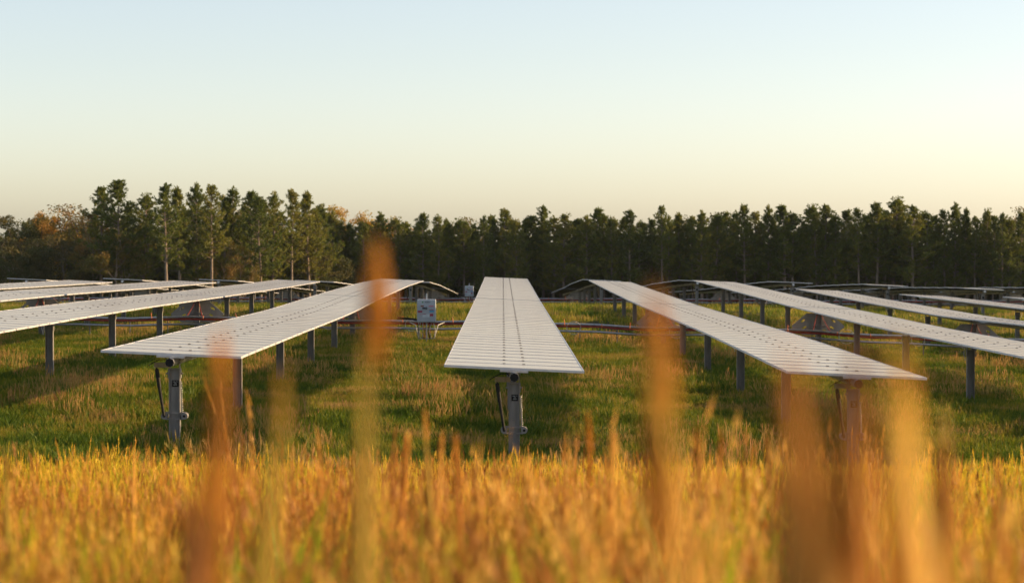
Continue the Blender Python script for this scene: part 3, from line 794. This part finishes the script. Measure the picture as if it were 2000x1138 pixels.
# ---------------------------------------------------------------- scattering by geometry nodes (uncountable stuff only)
def scatter(name, pts, rots, scl, idx, sources, label=None, cat=None):
    n_ = len(pts)
    me = bpy.data.meshes.new(name); me.from_pydata(np.asarray(pts).tolist(), [], [])
    a = me.attributes.new('rot', 'FLOAT_VECTOR', 'POINT'); a.data.foreach_set('vector', np.asarray(rots, np.float32).ravel())
    a = me.attributes.new('scl', 'FLOAT_VECTOR', 'POINT'); a.data.foreach_set('vector', np.asarray(scl, np.float32).ravel())
    a = me.attributes.new('idx', 'INT', 'POINT'); a.data.foreach_set('value', np.asarray(idx, np.int32))
    col = bpy.data.collections.new(name + '_sources')
    for s in sources: col.objects.link(s)
    o = mobj(name, me)
    ng = bpy.data.node_groups.new(name, 'GeometryNodeTree')
    ng.interface.new_socket('Geometry', in_out='INPUT', socket_type='NodeSocketGeometry')
    ng.interface.new_socket('Geometry', in_out='OUTPUT', socket_type='NodeSocketGeometry')
    gi = ng.nodes.new('NodeGroupInput'); go = ng.nodes.new('NodeGroupOutput')
    ci = ng.nodes.new('GeometryNodeCollectionInfo'); ci.inputs['Collection'].default_value = col
    ci.inputs['Separate Children'].default_value = True; ci.inputs['Reset Children'].default_value = True
    ip = ng.nodes.new('GeometryNodeInstanceOnPoints'); ip.inputs['Pick Instance'].default_value = True
    def na(nm, dt):
        q = ng.nodes.new('GeometryNodeInputNamedAttribute'); q.data_type = dt; q.inputs['Name'].default_value = nm; return q.outputs['Attribute']
    ng.links.new(gi.outputs[0], ip.inputs['Points']); ng.links.new(ci.outputs[0], ip.inputs['Instance'])
    ng.links.new(na('idx', 'INT'), ip.inputs['Instance Index'])
    ng.links.new(na('rot', 'FLOAT_VECTOR'), ip.inputs['Rotation'])
    ng.links.new(na('scl', 'FLOAT_VECTOR'), ip.inputs['Scale'])
    ng.links.new(ip.outputs[0], go.inputs[0])
    md = o.modifiers.new('scatter', 'NODES'); md.node_group = ng
    tag(o, label, cat, kind='stuff')
    return o

def src(name, me):
    return bpy.data.objects.new(name, me)

def tuft_mesh(name, seed, n, radius, hmin, hmax, wmin, wmax, lean, material, heads=0.0, segs=3):
    r = random.Random(seed); v = []; f = []; a = []
    for _ in range(n):
        ang = r.uniform(0, 6.283); rad = radius * math.sqrt(r.random()); b = Vector((math.cos(ang) * rad, math.sin(ang) * rad, -0.03))
        h = r.uniform(hmin, hmax); wd = r.uniform(wmin, wmax); da = r.uniform(0, 6.283); ln = abs(r.gauss(0, lean)) * h
        d = Vector((math.cos(da), math.sin(da), 0)); fa = r.uniform(0, 6.283); s = Vector((math.cos(fa), math.sin(fa), 0)); val = r.random()
        o = len(v)
        for k in range(segs):
            t = k / segs; p = b + Vector((0, 0, 1)) * (h * t) + d * (ln * t * t); wk = wd * (1 - 0.55 * t)
            v += [p - s * wk, p + s * wk]; a += [val, val]
        v.append(b + Vector((0, 0, h)) + d * ln); a.append(val)
        for k in range(segs - 1): f.append((o + 2 * k, o + 2 * k + 1, o + 2 * k + 3, o + 2 * k + 2))
        f.append((o + 2 * segs - 2, o + 2 * segs - 1, o + 2 * segs))
        if r.random() < heads:
            # loose seed head: small spikelets up the last third
            for q in range(9):
                t = 0.68 + 0.36 * q / 9; p = b + Vector((0, 0, h * t)) + d * (ln * t * t)
                an = r.uniform(0, 6.283); e = Vector((math.cos(an) * 0.22, math.sin(an) * 0.22, 1.0)) * r.uniform(0.03, 0.055); sd_ = Vector((-math.sin(an), math.cos(an), 0)) * 0.006
                o = len(v); v += [p - sd_, p + sd_, p + e]; a += [min(1, val * 0.5 + 0.5)] * 3; f.append((o, o + 1, o + 2))
    me = bpy.data.meshes.new(name); me.from_pydata([tuple(p) for p in v], [], f); me.materials.append(material); add_attr(me, a)
    return me

def strip_points(n_, ya, yb, margin, slope=0.25, bias=1.0):
    """random places in the wedge of land the camera looks over, and some metres to its sides"""
    out = np.empty((0, 2))
    while len(out) < n_:
        y = ya + (yb - ya) * rng.random(n_ * 2) ** bias
        x = rng.uniform(-1, 1, n_ * 2) * (slope * yb + margin)
        ok = np.abs(x) < slope * y + margin
        out = np.concatenate([out, np.stack([x[ok], y[ok]], 1)])
    return out[:n_]

def rsc(n_, lo, hi, zlo, zhi):
    s = rng.uniform(lo, hi, n_); return np.stack([s, s, s * rng.uniform(zlo, zhi, n_)], 1)
def rrot(n_, t=0.06):
    return np.stack([rng.normal(0, t, n_), rng.normal(0, t, n_), rng.uniform(0, 6.283, n_)], 1)

# mown field grass, clover patches and straw
FT = [src('field_tuft', tuft_mesh('field_tuft', 60 + i, 52, 0.24, 0.05, 0.17, 0.0035, 0.007, 0.35, M['field_grass'], 0.04)) for i in range(5)]
FT += [src('clover_patch', tuft_mesh('clover_patch', 66 + i, 60, 0.26, 0.05, 0.17, 0.010, 0.018, 0.7, M['clover'], 0.0, 2)) for i in range(2)]
FT += [src('straw_clump', tuft_mesh('straw_clump', 70 + i, 26, 0.16, 0.1, 0.26, 0.003, 0.005, 0.4, M['straw'], 0.3)) for i in range(2)]
P = strip_points(36000, 27.0, 78, 4.0)
n_ = len(P); Z_ = ground(P[:, 0], P[:, 1])
pa = np.sin(P[:, 0] * 0.83 + 2) * np.sin(P[:, 1] * 0.31) + 0.6 * np.sin(P[:, 0] * 1.7 + P[:, 1] * 0.9) * np.sin(P[:, 1] * 0.7 + 1) + rng.normal(0, 0.25, n_)
S = rsc(n_, 0.85, 1.4, 0.75, 1.25); S[:, 2] *= 1.0 + 0.28 * pa
ki = rng.integers(0, 5, n_)
ki = np.where((pa < -0.3), rng.integers(5, 7, n_), ki)
ki = np.where((pa > 0.6) & (rng.random(n_) < 0.2), rng.integers(7, 9, n_), ki)
scatter('field_grass', np.column_stack([P, Z_]), rrot(n_), S, ki, FT, 'mown green and straw-coloured grass under the tracker rows', 'grass')
FT2 = [src('far_tuft', tuft_mesh('far_tuft', 80 + i, 70, 0.55, 0.07, 0.22, 0.008, 0.014, 0.45, M['field_grass'], 0.05, 2)) for i in range(4)]
P = strip_points(30000, 76, 262, 8.0, 0.25, 0.8)
n_ = len(P); Z_ = ground(P[:, 0], P[:, 1])
scatter('meadow_grass', np.column_stack([P, Z_]), rrot(n_), rsc(n_, 0.9, 1.6, 0.8, 1.3), rng.integers(0, 4, n_), FT2, 'grass of the far field running down to the treeline', 'grass')

# tall golden grass on the bank in front of the camera: leafy tufts, seed-headed clumps and green patches
GT = [src('golden_tuft', tuft_mesh('golden_tuft', 20 + i, 36, 0.16, 0.24, 0.58, 0.0022, 0.005, 0.14, M['gold_grass'], 0.35)) for i in range(6)]
GT += [src('plume_tuft', tuft_mesh('plume_tuft', 26 + i, 9, 0.10, 0.45, 0.76, 0.0025, 0.005, 0.22, M['gold_plume'], 1.0)) for i in range(3)]
GT += [src('green_tuft', tuft_mesh('green_tuft', 30 + i, 20, 0.15, 0.3, 0.62, 0.005, 0.009, 0.22, M['gold_green'], 0.0)) for i in range(3)]
P = strip_points(13500, 1.2, 29.0, 2.5)
edge = 28.0 + 0.6 * np.sin(P[:, 0] * 1.1) + 0.35 * np.sin(P[:, 0] * 2.7 + 1)
P = P[P[:, 1] < edge]
P = P[(P[:, 1] > 9) | (rng.random(len(P)) < 0.55)]
P = P[~((np.abs(P[:, 0]) < 0.35) & (P[:, 1] < 1.6))]
n_ = len(P); Z_ = ground(P[:, 0], P[:, 1])
S = rsc(n_, 0.8, 1.2, 0.7, 1.2)
hn = np.sin(P[:, 0] * 2.3 + 0.7 * P[:, 1]) * np.sin(P[:, 1] * 1.1 + 1.3 * P[:, 0] + 2) + 0.6 * np.sin(P[:, 0] * 5.1 + 3) * np.sin(P[:, 1] * 3.3)
S[:, 2] *= 0.95 + np.where(P[:, 1] > 15, 0.10, 0.22) * hn
gi_ = rng.integers(0, 6, n_)
u_ = rng.random(n_)
gi_ = np.where(u_ < 0.13, rng.integers(6, 9, n_), gi_)
gp = np.sin(P[:, 0] * 0.9 + 1.0) + np.sin(P[:, 1] * 0.55 + 0.4) + 0.7 * np.sin(P[:, 0] * 2.1 - P[:, 1])
gi_ = np.where((u_ > 0.4) & (gp + np.where((P[:, 0] < -0.02 * P[:, 1]) & (P[:, 1] > 9), 1.3, 0) > 0.7) & (P[:, 1] < 16), rng.integers(9, 12, n_), gi_)
scatter('golden_grass', np.column_stack([P, Z_]), rrot(n_, 0.1), S, gi_, GT, 'tall golden and rust-coloured dry grass on the bank in front', 'grass')

# taller clumps close by, their heads rising into the lower edge of the view
NT = [src('near_clump', tuft_mesh('near_clump', 120 + i, 15, 0.12, 0.55, 0.95, 0.005, 0.013, 0.2, M[['gold_plume', 'gold_grass', 'gold_green', 'plume_brown', 'plume_gold', 'blade_olive'][i]], 0.7 if i in (0, 3, 4) else 0.1)) for i in range(6)]
P = strip_points(2100, 2.3, 8.0, 1.0)
P = P[(np.sin(P[:, 0] * 3.1 + 0.5) + 0.6 * np.sin(P[:, 0] * 7.3 + P[:, 1]) + rng.normal(0, 0.5, len(P))) > -0.6]
n_ = len(P); S = rsc(n_, 0.9, 1.2, 0.72, 1.12)
S[:, 2] *= np.where(P[:, 0] < -0.03 * P[:, 1], 0.84, np.where(np.abs(P[:, 0]) < 0.05 * P[:, 1], 0.86, 0.93))
cl_ = (2.5 + 1.6 * np.sin(P[:, 0] * 2.9 + 1.0) + 1.4 * np.sin(P[:, 0] * 6.1 + 0.8 * P[:, 1]) + rng.normal(0, 1.0, n_)).round().astype(int) % 6
scatter('near_grass', np.column_stack([P, ground(P[:, 0], P[:, 1])]), rrot(n_, 0.1), S, cl_, NT, 'blurred tall grass heads along the bottom edge of the picture', 'grass')

# the wood goes on out of the picture and behind the ranks one can count
wood = []
for i in range(3):
    tm, cm, H = PINES[i]
    bm = bmesh.new(); bm.from_mesh(cm); m2 = bpy.data.meshes.new('wood_pine'); 
    nb = len(cm.polygons)
    bm.from_mesh(tm); bm.to_mesh(m2); bm.free()
    m2.materials.append(M['pine']); m2.materials.append(M['bark'])
    mi = np.zeros(len(m2.polygons), np.int32); mi[nb:] = 1; m2.polygons.foreach_set('material_index', mi)
    wood.append(src('wood_pine', m2))
for q in HW_G: wood.append(src('wood_broadleaf', q[1]))
pts = []
for _ in range(420):
    pts.append((rng.uniform(-110, 130), rng.uniform(285, 312)))
for _ in range(320):
    pts.append((rng.uniform(-90, 110), rng.uniform(286, 300)))
for _ in range(150):
    pts.append((rng.uniform(62, 190), rng.uniform(265, 286)))
for _ in range(90):
    pts.append((rng.uniform(-140, -60), rng.uniform(236, 290)))
for _ in range(520):
    pts.append((rng.uniform(-110, 130), rng.uniform(303, 318)))
for _ in range(330):
    pts.append((rng.uniform(-45, 75), rng.uniform(275, 286)))
for _ in range(130):
    pts.append((rng.uniform(-60, -20), rng.uniform(252, 272)))
pts = np.array(pts); n_ = len(pts)
s_ = rng.uniform(0.82, 0.98, n_)
ki = rng.integers(0, 3, n_)
bush = (rng.random(n_) < 0.45) & (pts[:, 1] > 276)
bush |= pts[:, 1] > 304
ki = np.where(bush, rng.integers(3, 5, n_), ki); s_ = np.where(bush, rng.uniform(0.5, 0.85, n_), s_)
scatter('distant_wood', np.column_stack([pts, ground(pts[:, 0], pts[:, 1])]), np.stack([np.zeros(n_), np.zeros(n_), rng.uniform(0, 6.28, n_)], 1),
        np.stack([s_ * 1.15, s_ * 1.15, s_], 1), ki, wood, 'dark pine wood filling in behind the treeline', 'wood')
# low undergrowth along the foot of the wood
SH = [src('shrub_clump', tuft_mesh('shrub_clump', 90 + i, 150, 0.9, 0.3, 1.5, 0.03, 0.06, 0.6, M['leaf_green'], 0.0, 2)) for i in range(3)]
P = np.stack([rng.uniform(-75, 90, 900), rng.uniform(262, 274, 900)], 1)
P2 = np.stack([rng.uniform(-70, -18, 420), rng.uniform(232, 250, 420)], 1); P = np.concatenate([P, P2]); n_ = len(P)
scatter('undergrowth', np.column_stack([P, ground(P[:, 0], P[:, 1])]), rrot(n_), rsc(n_, 0.7, 1.3, 0.6, 1.2), rng.integers(0, 3, n_), SH, 'dark scrubby undergrowth at the foot of the trees', 'undergrowth')

# ---------------------------------------------------------------- tall stalks close to the lens
def plume(root, seed, H, ln, wd, m_head, lean, n_spk=110):
    """stem, feathery seed head and long leaves of one tall grass stalk; root at the ground"""
    r = random.Random(seed)
    def ax(t): return Vector((lean[0] * t * t, lean[1] * t * t, H * t))
    st = MB(); st.tube([ax(t) - Vector((0, 0, 0.04 if t == 0 else 0)) for t in np.linspace(0, 1 - 0.03 / H, 12)], [0.0035 * (1 - 0.6 * q) for q in np.linspace(0, 1, 12)], 6)
    me = st.mesh('stem', M['stem'], True); add_attr(me, [0.4] * len(me.vertices)); mobj('stem', me, root)
    v = []; f = []; a = []
    for i in range(n_spk):
        t = 1 - 0.055 / H - ln / H * (1 - i / n_spk); p = ax(min(1, t)); env = math.sin(math.pi * min(0.97, 0.12 + 0.85 * i / n_spk)) ** 0.6
        an = r.uniform(0, 6.283); out = Vector((math.cos(an), math.sin(an), 0)) * wd * env * r.uniform(0.4, 1.0); up = Vector((0, 0, r.uniform(0.035, 0.075)))
        sd_ = Vector((-math.sin(an), math.cos(an), 0)) * r.uniform(0.004, 0.008); o = len(v)
        v += [p, p + out * 0.6 + up * 0.55 - sd_, p + out + up, p + out * 0.6 + up * 0.55 + sd_]; f.append((o, o + 1, o + 2, o + 3)); a += [r.random()] * 4
    me = bpy.data.meshes.new('seed_head'); me.from_pydata([tuple(q) for q in v], [], f); me.materials.append(m_head); add_attr(me, a); mobj('seed_head', me, root)

def leaf(root, seed, m, p0, tip, wd, curl=(0, 0)):
    r = random.Random(seed); v = []; f = []; p0 = Vector(p0); tip = Vector(tip); n_ = 12
    for k in range(n_ + 1):
        t = k / n_; p = p0.lerp(tip, t) + Vector((curl[0], curl[1], 0)) * math.sin(math.pi * t)
        wk = wd * (0.5 + 0.5 * math.sin(math.pi * min(1, 0.25 + t * 0.6))) * (1 - t ** 3) + 0.0006
        th = 0.55 * wk
        v += [p + Vector((-wk, 0, 0)), p + Vector((0, -th * 1.5, 0)), p + Vector((wk, 0, 0)), p + Vector((0, th * 0.5, 0))]
    for k in range(n_):
        o = 4 * k
        for q in range(4): f.append((o + q, o + (q + 1) % 4, o + 4 + (q + 1) % 4, o + 4 + q))
    me = bpy.data.meshes.new('leaf'); me.from_pydata([tuple(q) for q in v], [], f); me.materials.append(m); add_attr(me, [r.random()] * len(v))
    me.polygons.foreach_set('use_smooth', [True] * len(f)); mobj('leaf', me, root)

def stalk(xp, yp, d, head_px, wd_px, m_head, label, base_px=None, leaves=(), seed=0, n_spk=110):
    """a stalk whose tip stands at column xp, height yp, d metres away"""
    xt = px(xp, d); zt = pz(yp, d); xb = px(base_px if base_px is not None else xp, d)
    g = gz(xb, d); root = empty('tall_grass_stalk', (xb, d, g)); tag(root, label, 'grass stalk', 'tall grass stalks close to the camera')
    H = zt - g
    if m_head: plume(root, seed, H, head_px / FPX * d, wd_px / FPX * d / 2, m_head, (xt - xb, 0.05), n_spk)
    for i, (lx0, ly0, lx1, ly1, lw, m, cu) in enumerate(leaves):     # columns/heights of the foot and tip of each leaf at this distance
        leaf(root, seed * 10 + i, m, (px(lx0, d) - xb, 0.01 * i, max(pz(ly0, d) - g, 0)), (px(lx1, d) - xb, 0.03 + 0.01 * i, pz(ly1, d) - g), lw / FPX * d / 2, cu)
    return root
PO, PG, PB, BO = M['plume'], M['plume_gold'], M['plume_brown'], M['blade_olive']
stalk(735, 492, 2.1, 150, 74, PO, 'blurred orange stalk tip rising above the panels left of the combiner box', 705, [(695, 1500, 708, 640, 40, BO, (0, 0))], 1, 90)
stalk(420, 650, 2.0, 560, 72, PO, 'thick blurred rust stalk in front of the left row near end', 385, [(350, 1500, 436, 690, 26, PO, (0.01, 0))], 2, 110)
stalk(545, 750, 2.0, 10, 6, PG, 'olive blurred leaf leaning right between two orange stalks', 470, [(462, 1500, 552, 735, 44, BO, (0, 0))], 3, 10)
stalk(1288, 580, 1.7, 420, 84, PO, 'blurred orange stalk in front of the row right of the central one', 1305, [(1345, 1500, 1270, 640, 22, PG, (0.01, 0))], 4, 110)
stalk(1570, 680, 1.35, 900, 150, PO, 'wide blurred orange stalk hiding the near end of a right-hand row', 1590, [(1590, 1700, 1560, 730, 120, PO, (0, 0)), (1660, 1700, 1625, 750, 90, PO, (0, 0))], 5, 190)
stalk(1700, 700, 1.35, 800, 110, PB, 'blurred brown stalk between the orange and the golden one', 1705, [(1720, 1700, 1690, 790, 60, PO, (0, 0))], 7, 130)
stalk(1785, 690, 1.4, 900, 110, PG, 'wide blurred golden stalk right of the brown one', 1810, [(1830, 1700, 1765, 745, 110, PG, (0, 0))], 6, 170)
stalk(1862, 870, 2.4, 300, 80, PB, 'short blurred brown stalk at right with a blunt tip', 1850, [(1845, 1500, 1868, 890, 50, PO, (0, 0))], 8, 100)
stalk(365, 960, 2.2, 280, 80, PB, 'low blurred brown stalk left of the rust stalk', 350, [(350, 1500, 380, 970, 50, PB, (0, 0))], 9, 90)
stalk(800, 845, 7.5, 60, 10, PO, 'thin rust blade leaning right, left of the central post', 760, [(760, 1200, 802, 843, 12, PO, (0, 0))], 10, 30)
stalk(826, 800, 6.5, 40, 6, PG, 'thin yellow blade bending left, left of the central post', 852, [(856, 1250, 826, 798, 13, BO, (0, 0))], 11, 20)
stalk(864, 838, 6.8, 40, 6, PG, 'thin yellow blade leaning right beside the bending one', 838, [(836, 1250, 866, 836, 12, PG, (0, 0))], 12, 20)
stalk(888, 848, 6.0, 110, 14, PO, 'rust seed head left of the central post foot', 898, [(900, 1200, 893, 870, 12, PO, (0, 0))], 13, 60)
stalk(1150, 808, 6.2, 120, 14, PO, 'upright rust seed head right of the central post', 1160, [], 14, 60)
stalk(1200, 838, 6.4, 70, 12, PG, 'upright yellow seed head right of the rust one', 1192, [(1188, 1200, 1203, 840, 11, PG, (0, 0))], 15, 40)
stalk(1412, 838, 6.4, 90, 14, PO, 'rust seed head in front of the right row second post', 1405, [], 16, 50)
stalk(1362, 830, 6.0, 100, 15, PB, 'brown seed head left of the second post of the right row', 1375, [], 17, 50)
stalk(1500, 850, 6.5, 90, 12, PB, 'brown drooping seed head left of the wide brown stalk', 1515, [], 18, 50)
stalk(790, 880, 8.5, 60, 9, PO, 'short rust seed head low beside the leaning rust blade', 782, [], 19, 30)
stalk(6, 890, 7.0, 60, 10, BO, 'dark olive blade at the left edge of the grass', 16, [(18, 1300, 4, 885, 14, BO, (0, 0))], 20, 30)
stalk(258, 880, 10.0, 60, 8, PG, 'thin yellow blade standing up from the grass at left', 256, [(256, 1100, 259, 878, 9, PG, (0, 0))], 21, 20)

# ---------------------------------------------------------------- thin evening haze
hm_ = bpy.data.materials.new('haze'); hm_.use_nodes = True; hm_.node_tree.nodes.clear()
pv = hm_.node_tree.nodes.new('ShaderNodeVolumePrincipled'); pv.inputs['Color'].default_value = (0.72, 0.86, 0.95, 1); pv.inputs['Density'].default_value = 0.00005
ho = hm_.node_tree.nodes.new('ShaderNodeOutputMaterial'); hm_.node_tree.links.new(pv.outputs[0], ho.inputs['Volume'])
hb = MB(); zlo, zhi = float(GZ.min()) - 1.0, 12.0
hb.box((0, 1200, (zlo + zhi) / 2), (6200, 3800, zhi - zlo)); tag(hb.build('haze', hm_), kind='stuff')
